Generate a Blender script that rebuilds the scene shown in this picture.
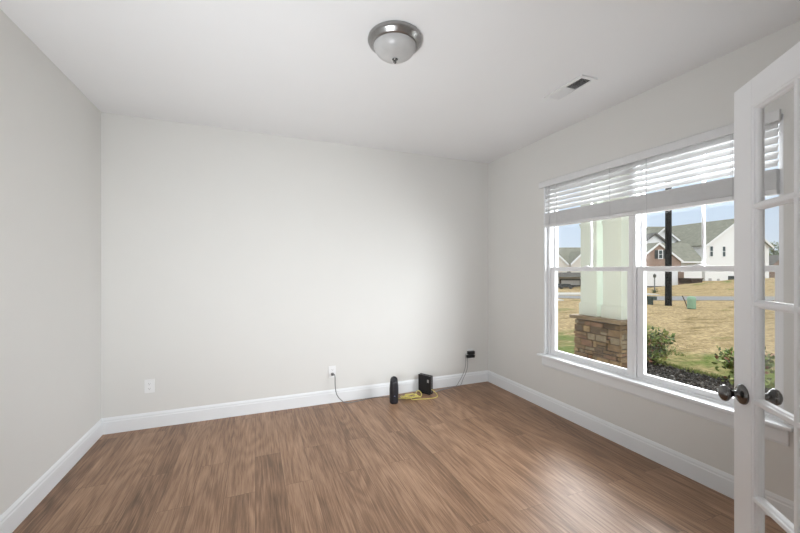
import bpy, bmesh, math, random
from mathutils import Vector, Matrix, noise as mnoise

random.seed(7)
sc = bpy.context.scene
for o in list(bpy.data.objects):
    bpy.data.objects.remove(o, do_unlink=True)
COL = sc.collection

# ------------------------------------------------------------------ camera
YAW = math.radians(21.947)            # view turned to the right of the room's depth axis (+Y)
CAM_H = 1.398
cam_d = bpy.data.cameras.new('camera')
cam_d.sensor_width = 36.0
cam_d.lens = 359.02 / 800 * 36
cam_d.shift_y = 3.36 / 800
cam_d.clip_start = 0.02
cam_d.clip_end = 400
cam = bpy.data.objects.new('camera', cam_d)
COL.objects.link(cam)
cam.location = (0, 0, CAM_H)
cam.rotation_euler = (math.pi / 2, 0, -YAW)
sc.camera = cam

# ------------------------------------------------------------------ view, sky, lights
sc.view_settings.view_transform = 'Standard'
sc.view_settings.look = 'None'
sc.view_settings.gamma = 1
sc.view_settings.use_curve_mapping = False
sc.view_settings.exposure = 0.0

w = bpy.data.worlds.new('sky'); sc.world = w; w.use_nodes = True
nt = w.node_tree; nt.nodes.clear()
tc = nt.nodes.new('ShaderNodeTexCoord')
sp = nt.nodes.new('ShaderNodeSeparateXYZ')
rp = nt.nodes.new('ShaderNodeValToRGB')
bg = nt.nodes.new('ShaderNodeBackground'); wo = nt.nodes.new('ShaderNodeOutputWorld')
nt.links.new(tc.outputs['Generated'], sp.inputs[0]); nt.links.new(sp.outputs['Z'], rp.inputs[0])
nt.links.new(rp.outputs[0], bg.inputs[0]); nt.links.new(bg.outputs[0], wo.inputs[0])
bg.inputs[1].default_value = 2.0
cr = rp.color_ramp
cr.elements[0].position = 0.0; cr.elements[0].color = (.39, .44, .475, 1)
cr.elements[1].position = 1.0; cr.elements[1].color = (.60, .66, .74, 1)
for p_, c_ in ((.07, (.345, .405, .47, 1)), (.18, (.315, .39, .475, 1)), (.27, (.62, .65, .68, 1)), (.5, (.62, .66, .70, 1))):
    e = cr.elements.new(p_); e.color = c_


def light(name, kind, loc, target, energy, color=(1, 1, 1), **kw):
    l = bpy.data.lights.new(name, kind); l.energy = energy; l.color = color
    for k, v in kw.items():
        setattr(l, k, v)
    o = bpy.data.objects.new(name, l); COL.objects.link(o); o.location = loc
    d = Vector(target) - Vector(loc)
    o.rotation_euler = d.to_track_quat('-Z', 'Y').to_euler()
    return o


# hazy sun along the front of this house
light('hazy_sun', 'SUN', (2, -30, 30), (6, 2, 0), 1.1, (1, .95, .86), angle=math.radians(12))
# added fill lamp high outside, hidden by the blind, for floor glare
light('high_fill', 'AREA', (6.3, 4.7, 3.45), (2.0, 1.8, .2), 255, (.92, .965, 1), shape='RECTANGLE', size=3.2, size_y=1.6, spread=math.radians(110))
# added fill lamp hidden behind the blind to brighten its slats
light('blind_fill', 'AREA', (3.25, 2.05, 2.25), (1.2, 2.05, 1.10), 13, (.92, .965, 1), shape='RECTANGLE', size=2.2, size_y=.5)
# added fill lamp outside, hidden by the wall, slanting in through the window
light('side_fill', 'AREA', (3.95, .48, 2.0), (-1.2, 2.75, 1.1), 140, (.92, .965, 1), shape='RECTANGLE', size=1.8, size_y=2.2, spread=math.radians(115))
# off-frame fill lamps added in the hall and room to lift the interior
light('hall_fill', 'AREA', (.2, -1.9, 2.2), (.4, 2.5, 1.3), 47, (.92, .965, 1), shape='RECTANGLE', size=1.8, size_y=.9)
light('room_fill', 'AREA', (-.5, .65, .8), (.45, 2.5, 1.95), 31, (.92, .965, 1), shape='DISK', size=1.0, spread=math.radians(128))


# ------------------------------------------------------------------ materials
def mat(name, col, rough=.6, metal=0., var=.04, scale=30., bump=0., bscale=200., spec=None, trans=0.):
    m = bpy.data.materials.new(name); m.use_nodes = True
    n = m.node_tree.nodes; l = m.node_tree.links
    b = n['Principled BSDF']
    b.inputs['Roughness'].default_value = rough
    b.inputs['Metallic'].default_value = metal
    if spec is not None:
        b.inputs['Specular IOR Level'].default_value = spec
    t = n.new('ShaderNodeTexCoord')
    nz = n.new('ShaderNodeTexNoise'); nz.inputs['Scale'].default_value = scale
    nz.inputs['Detail'].default_value = 4
    l.new(t.outputs['Object'], nz.inputs['Vector'])
    r = n.new('ShaderNodeValToRGB')
    r.color_ramp.elements[0].position = .3; r.color_ramp.elements[1].position = .7
    r.color_ramp.elements[0].color = (*[c * (1 - var) for c in col], 1)
    r.color_ramp.elements[1].color = (*[min(1, c * (1 + var)) for c in col], 1)
    l.new(nz.outputs['Fac'], r.inputs[0]); l.new(r.outputs[0], b.inputs['Base Color'])
    if bump:
        nb = n.new('ShaderNodeTexNoise'); nb.inputs['Scale'].default_value = bscale
        l.new(t.outputs['Object'], nb.inputs['Vector'])
        bp = n.new('ShaderNodeBump'); bp.inputs['Strength'].default_value = bump; bp.inputs['Distance'].default_value = .002
        l.new(nb.outputs['Fac'], bp.inputs['Height']); l.new(bp.outputs[0], b.inputs['Normal'])
    if trans:
        tr = n.new('ShaderNodeBsdfTranslucent'); tr.inputs[0].default_value = (*col, 1)
        mx = n.new('ShaderNodeMixShader'); mx.inputs[0].default_value = trans
        l.new(b.outputs[0], mx.inputs[1]); l.new(tr.outputs[0], mx.inputs[2])
        l.new(mx.outputs[0], n['Material Output'].inputs[0])
    return m


def glass_mat(name, tint=(1, 1, 1)):
    m = bpy.data.materials.new(name); m.use_nodes = True
    n = m.node_tree.nodes; l = m.node_tree.links; n.remove(n['Principled BSDF'])
    tr = n.new('ShaderNodeBsdfTransparent'); tr.inputs[0].default_value = (*tint, 1)
    gl = n.new('ShaderNodeBsdfGlossy'); gl.inputs['Roughness'].default_value = .01
    fr = n.new('ShaderNodeFresnel')
    ge = n.new('ShaderNodeNewGeometry'); io = n.new('ShaderNodeMath'); io.operation = 'MULTIPLY_ADD'   # same reflectance on both faces of the sheet
    io.inputs[1].default_value = 1 / 1.35 - 1.35; io.inputs[2].default_value = 1.35
    l.new(ge.outputs['Backfacing'], io.inputs[0]); l.new(io.outputs[0], fr.inputs[0])
    mx = n.new('ShaderNodeMixShader')
    l.new(fr.outputs[0], mx.inputs[0]); l.new(tr.outputs[0], mx.inputs[1]); l.new(gl.outputs[0], mx.inputs[2])
    l.new(mx.outputs[0], n['Material Output'].inputs[0])
    return m


def floor_mat():
    m = bpy.data.materials.new('oak_plank_floor'); m.use_nodes = True
    n = m.node_tree.nodes; l = m.node_tree.links; b = n['Principled BSDF']

    def N(t, **kw):
        x = n.new(t)
        for k, v in kw.items():
            setattr(x, k, v)
        return x
    t = N('ShaderNodeTexCoord')
    mp = N('ShaderNodeMapping'); mp.inputs['Rotation'].default_value = (0, 0, math.pi / 2)
    l.new(t.outputs['Object'], mp.inputs[0])
    br = N('ShaderNodeTexBrick', offset=.37, offset_frequency=2)
    for k, v in (('Scale', 1.), ('Mortar Size', .0011), ('Mortar Smooth', .2), ('Bias', 0.), ('Brick Width', 1.22), ('Row Height', .178)):
        br.inputs[k].default_value = v
    br.inputs['Color1'].default_value = (0, 0, 0, 1); br.inputs['Color2'].default_value = (1, 1, 1, 1); br.inputs['Mortar'].default_value = (.5, .5, .5, 1)
    l.new(mp.outputs[0], br.inputs['Vector'])
    # per-plank shift of the grain
    sc_ = N('ShaderNodeVectorMath', operation='SCALE'); sc_.inputs['Scale'].default_value = 7.3
    l.new(br.outputs['Color'], sc_.inputs[0])
    ad = N('ShaderNodeVectorMath', operation='ADD'); l.new(t.outputs['Object'], ad.inputs[0]); l.new(sc_.outputs[0], ad.inputs[1])
    st = N('ShaderNodeMapping'); st.inputs['Scale'].default_value = (1, .13, 1); l.new(ad.outputs[0], st.inputs[0])
    # cathedral rings: contour lines of a stretched noise
    n1 = N('ShaderNodeTexNoise'); n1.inputs['Scale'].default_value = 4.2; n1.inputs['Detail'].default_value = 1.5; n1.inputs['Roughness'].default_value = .45
    l.new(st.outputs[0], n1.inputs['Vector'])
    mu = N('ShaderNodeMath', operation='MULTIPLY'); mu.inputs[1].default_value = 95; l.new(n1.outputs['Fac'], mu.inputs[0])
    si = N('ShaderNodeMath', operation='SINE'); l.new(mu.outputs[0], si.inputs[0])
    # fine fibres
    st2 = N('ShaderNodeMapping'); st2.inputs['Scale'].default_value = (1, .035, 1); l.new(ad.outputs[0], st2.inputs[0])
    n2 = N('ShaderNodeTexNoise'); n2.inputs['Scale'].default_value = 125; n2.inputs['Detail'].default_value = 5; n2.inputs['Roughness'].default_value = .65
    l.new(st2.outputs[0], n2.inputs['Vector'])
    st3 = N('ShaderNodeMapping'); st3.inputs['Scale'].default_value = (1, .12, 1); l.new(ad.outputs[0], st3.inputs[0])
    n3 = N('ShaderNodeTexNoise'); n3.inputs['Scale'].default_value = 9; n3.inputs['Detail'].default_value = 3
    l.new(st3.outputs[0], n3.inputs['Vector'])

    def mad(src, k, add):
        x = N('ShaderNodeMath', operation='MULTIPLY_ADD'); x.inputs[1].default_value = k
        l.new(src, x.inputs[0])
        if isinstance(add, float):
            x.inputs[2].default_value = add
        else:
            l.new(add, x.inputs[2])
        return x.outputs[0]
    sx = N('ShaderNodeSeparateColor'); l.new(br.outputs['Color'], sx.inputs[0])
    f = mad(si.outputs[0], .07, -.50)
    f = mad(n2.outputs['Fac'], 1.15, f)
    f = mad(n3.outputs['Fac'], .55, f)
    f = mad(sx.outputs[0], .16, f)
    rp = N('ShaderNodeValToRGB'); l.new(f, rp.inputs[0])
    cr = rp.color_ramp
    cr.elements[0].position = .05; cr.elements[0].color = (.105, .058, .031, 1)
    cr.elements[1].position = .80; cr.elements[1].color = (.475, .295, .185, 1)
    e = cr.elements.new(.38); e.color = (.255, .143, .083, 1)
    mx = N('ShaderNodeMix', data_type='RGBA'); mx.inputs['B'].default_value = (.06, .035, .02, 1)
    mf = N('ShaderNodeMath', operation='MULTIPLY'); mf.inputs[1].default_value = .65; l.new(br.outputs['Fac'], mf.inputs[0])
    l.new(mf.outputs[0], mx.inputs['Factor']); l.new(rp.outputs[0], mx.inputs['A'])
    l.new(mx.outputs['Result'], b.inputs['Base Color'])
    b.inputs['Roughness'].default_value = .45
    b.inputs['Specular IOR Level'].default_value = .5
    bp = N('ShaderNodeBump'); bp.inputs['Strength'].default_value = .12; bp.inputs['Distance'].default_value = .001
    l.new(f, bp.inputs['Height']); l.new(bp.outputs[0], b.inputs['Normal'])
    return m


def lawn_mat():
    m = bpy.data.materials.new('dormant_grass'); m.use_nodes = True
    n = m.node_tree.nodes; l = m.node_tree.links; b = n['Principled BSDF']; b.inputs['Roughness'].default_value = .95
    b.inputs['Specular IOR Level'].default_value = .1
    t = n.new('ShaderNodeTexCoord')

    def nz(scale, det, stretch=None):
        x = n.new('ShaderNodeTexNoise'); x.inputs['Scale'].default_value = scale; x.inputs['Detail'].default_value = det
        x.inputs['Roughness'].default_value = .65
        if stretch:
            mp = n.new('ShaderNodeMapping'); mp.inputs['Rotation'].default_value = (0, 0, YAW); mp.inputs['Scale'].default_value = stretch
            l.new(t.outputs['Object'], mp.inputs[0]); l.new(mp.outputs[0], x.inputs['Vector'])
        else:
            l.new(t.outputs['Object'], x.inputs['Vector'])
        return x

    def ramp(src, p0, c0, p1, c1):
        r = n.new('ShaderNodeValToRGB'); e = r.color_ramp.elements
        e[0].position = p0; e[0].color = c0; e[1].position = p1; e[1].color = c1
        l.new(src, r.inputs[0]); return r.outputs[0]
    base0 = ramp(nz(11, 9).outputs['Fac'], .38, (.25, .175, .085, 1), .62, (.60, .455, .24, 1))
    dk = ramp(nz(1.9, 9, (.30, 1.4, 1)).outputs['Fac'], .52, (0, 0, 0, 1), .66, (1, 1, 1, 1))
    md = n.new('ShaderNodeMix'); md.data_type = 'RGBA'; md.inputs['B'].default_value = (.21, .155, .06, 1)
    l.new(dk, md.inputs['Factor']); l.new(base0, md.inputs['A']); base = md.outputs['Result']
    # the watered strip along the bed is greener
    sx = n.new('ShaderNodeSeparateXYZ'); l.new(t.outputs['Object'], sx.inputs[0])
    mr = n.new('ShaderNodeMapRange'); mr.inputs['From Min'].default_value = 6.6; mr.inputs['From Max'].default_value = 9.5
    mr.inputs['To Min'].default_value = .19; mr.inputs['To Max'].default_value = .0
    l.new(sx.outputs['X'], mr.inputs['Value'])
    ng = n.new('ShaderNodeMath'); ng.operation = 'ADD'
    l.new(nz(.62, 6, (.45, 1, 1)).outputs['Fac'], ng.inputs[0]); l.new(mr.outputs[0], ng.inputs[1])
    g = ramp(ng.outputs[0], .57, (0, 0, 0, 1), .68, (1, 1, 1, 1))
    mx = n.new('ShaderNodeMix'); mx.data_type = 'RGBA'
    l.new(g, mx.inputs['Factor']); l.new(base, mx.inputs['A'])
    gc = ramp(nz(14, 6).outputs['Fac'], .35, (.08, .12, .022, 1), .7, (.25, .28, .085, 1))
    l.new(gc, mx.inputs['B']); l.new(mx.outputs['Result'], b.inputs['Base Color'])
    return m


def brick_mat(name, c1, c2, mort, bw=.2, rh=.07):
    m = bpy.data.materials.new(name); m.use_nodes = True
    n = m.node_tree.nodes; l = m.node_tree.links; b = n['Principled BSDF']; b.inputs['Roughness'].default_value = .9
    t = n.new('ShaderNodeTexCoord'); mp = n.new('ShaderNodeMapping'); mp.inputs['Rotation'].default_value = (math.pi / 2, 0, 0)
    br = n.new('ShaderNodeTexBrick')
    br.inputs['Scale'].default_value = 1; br.inputs['Brick Width'].default_value = bw; br.inputs['Row Height'].default_value = rh; br.inputs['Mortar Size'].default_value = .008
    br.inputs['Color1'].default_value = (*c1, 1); br.inputs['Color2'].default_value = (*c2, 1); br.inputs['Mortar'].default_value = (*mort, 1)
    l.new(t.outputs['Object'], mp.inputs[0]); l.new(mp.outputs[0], br.inputs['Vector']); l.new(br.outputs['Color'], b.inputs['Base Color'])
    return m


M = {}
M['floor'] = floor_mat()
M['wall'] = mat('greige_wall_paint', (.71, .70, .675), .75, var=.006, scale=3, bump=.06, bscale=350)
M['ceil'] = mat('white_ceiling_paint', (.80, .80, .805), .85, var=.006, scale=3, bump=.06, bscale=250)
M['trim'] = mat('white_semigloss_trim', (.80, .815, .83), .35, var=.006, scale=6)
M['vinyl'] = mat('white_vinyl', (.83, .83, .84), .4, var=.006, scale=6)
M['doorp'] = mat('white_door_paint', (.80, .80, .81), .38, var=.006, scale=6)
M['blind'] = mat('white_blind_slat', (.80, .80, .80), .45, var=.02, scale=20, trans=.22)
M['blindrail'] = mat('white_blind_rail', (.74, .74, .745), .45, var=.02, scale=20)
M['cord'] = mat('pale_cord', (.62, .62, .62), .6, var=.02)
M['glass'] = glass_mat('clear_glass')
M['nickel'] = mat('brushed_nickel', (.36, .355, .35), .28, 1., var=.06, scale=60)
M['darknickel'] = mat('satin_dark_nickel', (.15, .147, .143), .25, 1., var=.06, scale=60)
M['frost'] = mat('frosted_glass_shade', (.52, .515, .51), .3, var=.12, scale=9, trans=.1)
M['plate'] = mat('white_plastic_plate', (.82, .82, .82), .35, var=.01)
M['slot'] = mat('dark_slot', (.05, .05, .05), .6)
M['black'] = mat('matte_black_plastic', (.012, .012, .014), .42, var=.15, scale=40)
M['black2'] = mat('black_gloss_plastic', (.018, .018, .024), .3, var=.15, scale=40)
M['silver'] = mat('silver_plastic', (.45, .45, .45), .4)
M['led'] = mat('dim_led_lens', (.25, .28, .42), .3)
M['greycable'] = mat('grey_cable', (.22, .22, .22), .5)
M['blackcable'] = mat('black_cable', (.03, .03, .03), .5)
M['thincable'] = mat('thin_grey_cable', (.30, .29, .30), .5)
M['yellow'] = mat('yellow_cable', (.68, .58, .17), .5, var=.1)
M['ventw'] = mat('white_vent_enamel', (.78, .78, .78), .4, var=.01)
M['ventd'] = mat('dark_duct', (.15, .15, .15), .8)
M['lawn'] = lawn_mat()
M['asphalt'] = mat('grey_asphalt', (.27, .265, .255), .95, var=.12, scale=8)
M['concrete'] = mat('pale_concrete', (.55, .53, .48), .9, var=.08, scale=5)
M['column'] = mat('pale_column_paint', (.66, .71, .635), .5, var=.01, scale=4)
STONES = [mat('ledge_stone_' + n, c, .9, var=.25, scale=14, bump=.8, bscale=40) for n, c in
          (('brown', (.19, .125, .062)), ('tan', (.29, .205, .105)), ('dark', (.10, .068, .038)), ('rust', (.20, .112, .066)), ('grey', (.22, .18, .115)))]
M['mortar'] = mat('stone_mortar', (.045, .034, .026), .95, var=.2)
M['cap'] = mat('stone_cap', (.20, .145, .085), .85, var=.2, scale=12, bump=.4, bscale=40)
PEB = [mat('mulch_' + n, c, .9, var=.3, scale=30) for n, c in (('black', (.022, .020, .017)), ('grey', (.085, .08, .07)), ('pale', (.24, .23, .21)))]
LEAF = [mat('shrub_leaf_' + n, c, .5, var=.3, scale=20) for n, c in (('green', (.15, .21, .04)), ('olive', (.29, .30, .085)), ('red', (.27, .11, .065)), ('dark', (.06, .10, .025)))]
M['bark'] = mat('shrub_stem', (.07, .05, .035), .9)
M['siding'] = mat('white_siding', (.86, .87, .87), .7, var=.01)
M['tansiding'] = mat('tan_siding', (.66, .62, .55), .7, var=.02)
M['roof'] = mat('grey_green_shingle', (.235, .232, .178), .95, var=.18, scale=3)
M['darkroof'] = mat('dark_shingle', (.13, .125, .11), .95, var=.2, scale=3)
M['brick'] = brick_mat('brown_brick', (.33, .205, .15), (.24, .15, .115), (.42, .36, .31))
M['pane'] = mat('dark_window_pane', (.05, .07, .075), .1, var=.3, scale=3)
M['shutter'] = mat('dark_shutter', (.025, .035, .035), .6)
M['gdoor'] = mat('white_garage_door', (.82, .83, .84), .6, var=.01)
M['browndoor'] = mat('brown_brick_pier', (.22, .15, .11), .85, var=.2)
M['pole'] = mat('black_pole', (.006, .006, .0055), .9, var=.3, spec=.1)
M['utility'] = mat('pale_green_cabinet', (.26, .42, .29), .6, var=.05)
M['darkgreen'] = mat('dark_green_box', (.02, .045, .035), .6)
M['rustbrown'] = mat('dark_brown_steel', (.05, .03, .022), .7, var=.2)
M['tire'] = mat('dark_car_paint', (.03, .035, .04), .3)
M['greypost'] = mat('grey_post', (.12, .13, .12), .6)


# ------------------------------------------------------------------ builders
class MB:
    def __init__(s):
        s.bm = bmesh.new()

    def _new(s, verts, faces, smooth=False, mi=0):
        vs = [s.bm.verts.new(v) for v in verts]
        for f in faces:
            try:
                q = s.bm.faces.new([vs[i] for i in f]); q.smooth = smooth; q.material_index = mi
            except ValueError:
                pass
        return vs

    def box(s, a, b, bev=0., mi=0):
        x0, x1 = sorted((a[0], b[0])); y0, y1 = sorted((a[1], b[1])); z0, z1 = sorted((a[2], b[2]))
        v = [(x0, y0, z0), (x1, y0, z0), (x1, y1, z0), (x0, y1, z0), (x0, y0, z1), (x1, y0, z1), (x1, y1, z1), (x0, y1, z1)]
        f = [(3, 2, 1, 0), (4, 5, 6, 7), (0, 1, 5, 4), (1, 2, 6, 5), (2, 3, 7, 6), (3, 0, 4, 7)]
        vs = s._new(v, f, mi=mi)
        if bev:
            es = list({e for q in vs for e in q.link_edges})
            bmesh.ops.bevel(s.bm, geom=es, offset=bev, segments=2, affect='EDGES', profile=.6)
        return s

    def extrude(s, pts, vec, smooth=False, mi=0):
        """closed polygon (3D points) pushed along vec"""
        n = len(pts); vec = Vector(vec)
        v = [Vector(p) for p in pts] + [Vector(p) + vec for p in pts]
        f = [tuple(range(n))[::-1], tuple(range(n, 2 * n))]
        vs = s._new(v, f, mi=mi)
        for i in range(n):
            j = (i + 1) % n
            q = s.bm.faces.new([vs[i], vs[j], vs[n + j], vs[n + i]]); q.smooth = smooth; q.material_index = mi
        return s

    def lathe(s, prof, mtx=None, seg=40, smooth=True, mi=0):
        """prof: (radius, height) list, axis local z"""
        mtx = mtx or Matrix()
        rings = []
        for r, z in prof:
            if r < 1e-6:
                rings.append([s.bm.verts.new(mtx @ Vector((0, 0, z)))])
            else:
                rings.append([s.bm.verts.new(mtx @ Vector((r * math.cos(2 * math.pi * k / seg), r * math.sin(2 * math.pi * k / seg), z))) for k in range(seg)])
        for a, b in zip(rings, rings[1:]):
            for k in range(seg):
                k2 = (k + 1) % seg
                vs = [a[k % len(a)], a[k2 % len(a)], b[k2 % len(b)], b[k % len(b)]]
                u = []
                for q in vs:
                    if q not in u:
                        u.append(q)
                if len(u) > 2:
                    try:
                        fc = s.bm.faces.new(u); fc.smooth = smooth; fc.material_index = mi
                    except ValueError:
                        pass
        return s

    def tube(s, pts, r, seg=8, mi=0, subdiv=6, radii=None):
        P = [Vector(p) for p in pts]
        R = radii or [r] * len(P)
        if subdiv > 1 and len(P) > 2:
            Q = []; QR = []
            for i in range(len(P) - 1):
                p0 = P[max(i - 1, 0)]; p1 = P[i]; p2 = P[i + 1]; p3 = P[min(i + 2, len(P) - 1)]
                for k in range(subdiv):
                    t = k / subdiv
                    Q.append(.5 * ((2 * p1) + (p2 - p0) * t + (2 * p0 - 5 * p1 + 4 * p2 - p3) * t * t + (3 * p1 - p0 - 3 * p2 + p3) * t ** 3))
                    QR.append(R[i] * (1 - t) + R[i + 1] * t)
            Q.append(P[-1]); QR.append(R[-1]); P = Q; R = QR
        rings = []
        up = Vector((0, 0, 1)); prev = None
        for i, p in enumerate(P):
            d = (P[min(i + 1, len(P) - 1)] - P[max(i - 1, 0)]).normalized()
            if prev is None:
                a = d.cross(up)
                if a.length < 1e-3:
                    a = d.cross(Vector((1, 0, 0)))
            else:
                a = prev - d * prev.dot(d)
            a.normalize(); b = d.cross(a); prev = a
            rings.append([s.bm.verts.new(p + (a * math.cos(2 * math.pi * k / seg) + b * math.sin(2 * math.pi * k / seg)) * R[i]) for k in range(seg)])
        for a, b in zip(rings, rings[1:]):
            for k in range(seg):
                fc = s.bm.faces.new([a[k], a[(k + 1) % seg], b[(k + 1) % seg], b[k]]); fc.smooth = True; fc.material_index = mi
        for rg in (rings[0][::-1], rings[-1]):
            fc = s.bm.faces.new(rg); fc.material_index = mi
        return s

    def build(s, name, m, parent=None, origin=None, local=False, kind=None, label=None):
        bmesh.ops.recalc_face_normals(s.bm, faces=s.bm.faces[:])
        off = Vector((0, 0, 0))
        if not local:
            p = parent
            while p is not None:
                off += Vector(p.location); p = p.parent
        if origin is not None:
            org = Vector(origin) - off
        else:
            org = Vector((0, 0, 0))
        bmesh.ops.translate(s.bm, verts=s.bm.verts[:], vec=-(off + org))
        me = bpy.data.meshes.new(name); s.bm.to_mesh(me); s.bm.free()
        for q in (m if isinstance(m, (list, tuple)) else [m]):
            me.materials.append(q)
        o = bpy.data.objects.new(name, me); COL.objects.link(o)
        o.location = org
        if parent:
            o.parent = parent
        if kind:
            o['kind'] = kind
        if label:
            o['label'] = label
        return o


def tag(o, label=None, cat=None, group=None, kind=None):
    if label: o['label'] = label
    if cat: o['category'] = cat
    if group: o['group'] = group
    if kind: o['kind'] = kind
    return o


def empty(name, loc, rz=0.):
    o = bpy.data.objects.new(name, None); COL.objects.link(o)
    o.location = loc; o.rotation_euler = (0, 0, rz); o.empty_display_size = .1
    return o


def copy_tree(o, parent=None):
    c = o.copy(); COL.objects.link(c)
    if parent: c.parent = parent
    for ch in list(o.children):
        copy_tree(ch, c)
    return c


CY, SY = math.cos(YAW), math.sin(YAW)


def street(r, d, z):
    """the street runs at an angle to the house: r along it, d away from the house"""
    return Vector((r * CY + d * SY, -r * SY + d * CY, z))


# ------------------------------------------------------------------ the room
XL, XR, YB, YF, H = -1.215, 2.718, 3.778, .150, 2.74
WT = .17
HALL = -2.7
DX0, DX1, DZ = -.95, 1.135, 2.06             # doorway behind the camera
OY0, OY1, OZ0, OZ1 = 1.052, 2.838, .52, 2.27      # window opening

f = MB(); f.box((XL - .15, HALL - .1, -.12), (XR + WT, YB + .15, 0))
tag(f.build('floor', M['floor'], kind='structure'), 'brown oak plank floor running towards the back wall')
f = MB(); f.box((XL - .15, HALL - .1, H), (XR + WT, YB + .15, H + .12))
tag(f.build('ceiling', M['ceil'], kind='structure'), 'smooth white ceiling')
f = MB(); f.box((XL - .15, YB, 0), (XR + WT, YB + .15, H)); tag(f.build('wall_back', M['wall'], kind='structure'), 'plain light grey back wall')
f = MB(); f.box((XL - .15, HALL - .1, 0), (XL, YB, H)); tag(f.build('wall_left', M['wall'], kind='structure'), 'plain pale left wall')
f = MB()
f.box((XR, HALL - .1, 0), (XR + WT, OY0, H)); f.box((XR, OY1, 0), (XR + WT, YB, H))
f.box((XR, OY0, 0), (XR + WT, OY1, OZ0)); f.box((XR, OY0, OZ1), (XR + WT, OY1, H))
tag(f.build('wall_right', M['wall'], kind='structure'), 'grey right wall around the window')
f = MB(); WX = XR + WT  # unseen dark facing, added to cut lamp bounce onto the columns
f.box((WX, HALL - .1, -.45), (WX + .03, OY0 - .06, H + .3)); f.box((WX, OY1 + .06, -.45), (WX + .03, YB + .15, H + .3))
f.box((WX, OY0 - .06, -.45), (WX + .03, OY1 + .06, OZ0 - .04)); f.box((WX, OY0 - .06, OZ1 + .05), (WX + .03, OY1 + .06, H + .3))
tag(f.build('wall_outside', M['cap'], kind='structure'), 'brown stone facing added outside the window wall to cut lamp bounce')
f = MB()
f.box((XL, YF - .11, 0), (DX0, YF, H)); f.box((DX1, YF - .11, 0), (XR, YF, H)); f.box((DX0, YF - .11, DZ), (DX1, YF, H))
tag(f.build('wall_front', M['wall'], kind='structure'), 'grey front wall with the doorway')
f = MB(); f.box((XL, HALL - .1, 0), (XR, HALL, H)); tag(f.build('wall_hall', M['wall'], kind='structure'), 'grey hall wall facing the doorway')


def base_profile(axis, at, a, b, sgn):
    """baseboard with stepped cap; axis 'x' runs along x with its face towards sgn*y"""
    prof = [(0, 0), (.015, 0), (.015, .100), (.011, .106), (.011, .118), (.006, .130), (.003, .136), (0, .136)]
    m = MB()
    if axis == 'x':
        m.extrude([(a, at + sgn * t, z) for t, z in prof], (b - a, 0, 0))
    else:
        m.extrude([(at + sgn * t, a, z) for t, z in prof], (0, b - a, 0))
    return m


tag(base_profile('x', YB, XL, XR, -1).build('baseboard_back', M['trim'], kind='structure'), 'white baseboard along the back wall')
tag(base_profile('y', XL, YF, YB - .015, 1).build('baseboard_left', M['trim'], kind='structure'), 'white baseboard along the left wall')
tag(base_profile('y', XR, YF, YB - .015, -1).build('baseboard_right', M['trim'], kind='structure'), 'white baseboard under the window')
# doorway jamb and casing (behind the camera)
f = MB(); f.box((DX0 - .07, YF, 0), (DX0, YF + .016, DZ + .07)); f.box((DX0, YF, DZ), (DX1, YF + .016, DZ + .07)); f.box((DX1, YF, 0), (DX1 + .06, YF + .016, DZ + .07))
tag(f.build('trim_3', M['trim'], kind='structure'), 'white doorway casing')

# window stool, apron and painted jamb lining
f = MB(); f.box((XR - .050, 1.0, .524), (XR + .06, 2.885, .546), .006)
f.box((XR + .0, OY0, .52), (XR + WT, OY1, .545))
tag(f.build('trim_1', M['trim'], kind='structure'), 'white window stool with rounded front edge')
f = MB()
f.extrude([(XR, 1.03, .430), (XR - .010, 1.03, .430), (XR - .014, 1.03, .445), (XR - .014, 1.03, .505), (XR - .020, 1.03, .524), (XR, 1.03, .524)], (0, 1.82, 0))
tag(f.build('trim_2', M['trim'], kind='structure'), 'white apron moulding under the window stool')
f = MB()
f.box((XR + .001, OY1 - .018, .545), (XR + WT, OY1, OZ1)); f.box((XR + .001, OY0, .545), (XR + WT, OY0 + .004, OZ1)); f.box((XR + .001, OY0, OZ1 - .004), (XR + WT, OY1, OZ1))
tag(f.build('trim_4', M['trim'], kind='structure'), 'white lining of the window recess')


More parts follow.
